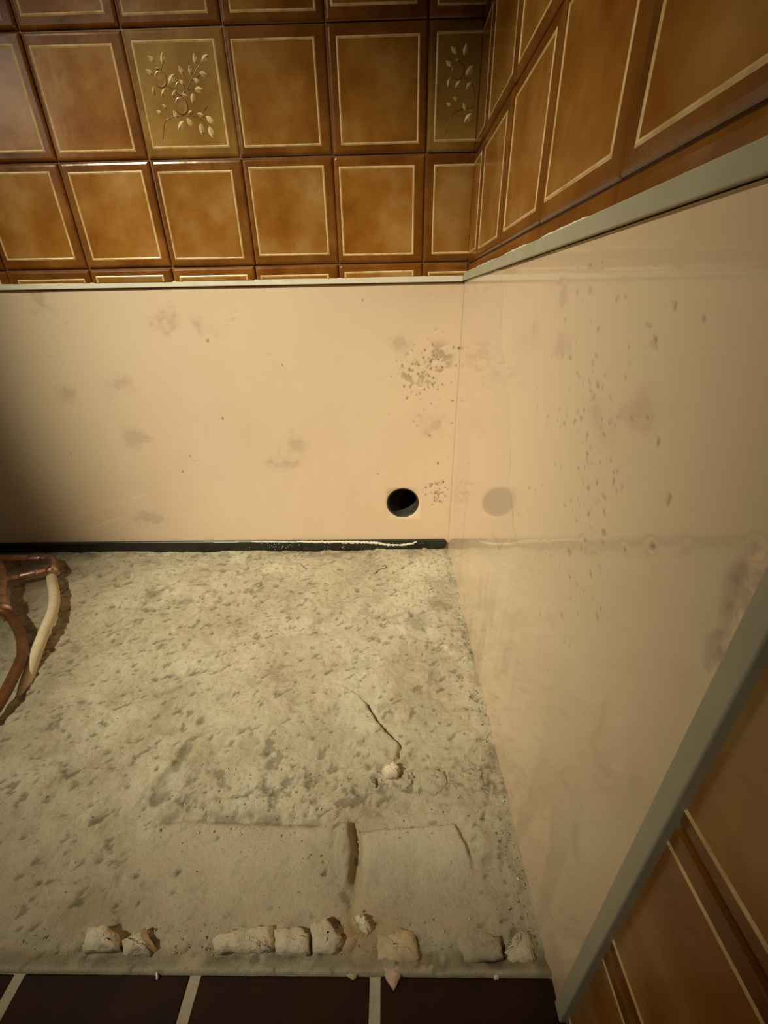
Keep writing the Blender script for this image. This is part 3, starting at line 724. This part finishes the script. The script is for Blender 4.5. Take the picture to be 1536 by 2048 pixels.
smear(top_[3:9], .0050, 1); smear(top_[7:11], .0042, 2); smear(top_[0:2], .0006, 3); smear([(-.47, .0258), (-.41, .0250), (-.36, .0240)], .0018, 4); smear([(-.36, .0246), (-.30, .0240), (-.25, .0232)], .0042, 6); smear([(-.175, .0025), (-.16, .0028), (-.15, .0024)], .0011, 5)
r = random.Random(3)
for k in range(46):                              # spatter
    if k < 26: x, z = r.gauss(-.40, .035), r.uniform(.004, .022)
    else: x, z = r.uniform(-.33, -.03), r.uniform(.003, .023)
    s = r.uniform(.0004, .0014)
    bm = bmesh.new(); m_ = 6; cen = bm.verts.new((x, -TH - .0006, z)); rg = [bm.verts.new((x + s * r.uniform(.6, 1.6) * math.cos(2 * math.pi * i / m_), -TH + .0001, z + s * r.uniform(.6, 1.1) * math.sin(2 * math.pi * i / m_))) for i in range(m_)]
    for i in range(m_): bm.faces.new((cen, rg[i], rg[(i + 1) % m_]))
    from_bm('paint_spot', bm, M_paint, strip)

# ------------------------------------------------------------------ copper pipework at the left
pw = tag(empty('copper_pipework', (-.90, -.12, .0)), 'copper water pipes with cream sleeve and brown tube at the left end', 'pipe')
def rel(p): return (p[0] + .90, p[1] + .12, p[2])
def rl(ps): return [rel(p) for p in ps]
Zp = .020
pipe('supply_pipe', rl([(-1.40, -.0600, Zp), (-.93, -.0620, Zp)]), .0075, M_copper, pw, smooth_path=False)
collar('collar', rel((-.965, -.0619, Zp)), rel((-.932, -.062, Zp)), .0092, M_brass, pw)
pipe('elbow', rl([(-.935, -.062, Zp), (-.915, -.065, Zp), (-.898, -.079, Zp), (-.884, -.097, Zp), (-.876, -.109, Zp)]), .0090, M_brass, pw)
collar('collar', rel((-.8855, -.095, Zp)), rel((-.8705, -.117, Zp)), .0102, M_brass, pw)
pipe('branch_pipe', rl([(-1.03, -.187, Zp + .002), (-.976, -.160, Zp + .002), (-.888, -.112, Zp)]), .0058, M_copper, pw, smooth_path=False)
collar('collar', rel((-.928, -.134, Zp + .001)), rel((-.900, -.118, Zp)), .0080, M_brass, pw)
pipe('stub_pipe', rl([(-.873, -.113, Zp), (-.8645, -.126, Zp), (-.856, -.141, Zp)]), .0066, M_copper, pw)
sl = pipe('pipe_sleeve', rl([(-.8585, -.136, Zp), (-.838, -.160, Zp + .001), (-.804, -.200, Zp + .001), (-.775, -.244, Zp), (-.755, -.290, Zp - .003), (-.738, -.335, Zp - .010), (-.724, -.375, Zp - .020), (-.712, -.415, Zp - .034)]), .0090, M_sleeve, pw)
sl['label'] = 'cream sheathed pipe going down into the cement'
pipe('drop_pipe', rl([(-1.03, -.085, Zp + .018), (-.975, -.125, Zp + .014), (-.906, -.205, Zp + .008), (-.885, -.228, Zp + .006)]), .0105, M_copper, pw)
collar('coupling', rel((-.897, -.216, Zp + .007)), rel((-.868, -.247, Zp + .005)), .0135, M_brass, pw)
collar('nut', rel((-.872, -.243, Zp + .005)), rel((-.862, -.254, Zp + .005)), .0150, M_brass, pw)
hs = pipe('tube', rl([(-.866, -.249, Zp + .005), (-.840, -.262, Zp + .003), (-.797, -.296, Zp), (-.768, -.325, Zp - .002), (-.745, -.355, Zp - .003), (-.729, -.388, Zp - .003), (-.716, -.420, Zp - .004), (-.706, -.455, Zp - .006), (-.700, -.50, Zp - .010), (-.697, -.56, Zp - .018), (-.695, -.63, Zp - .028)]), .0080, M_hose, pw)
hs['label'] = 'brown bent copper tube'
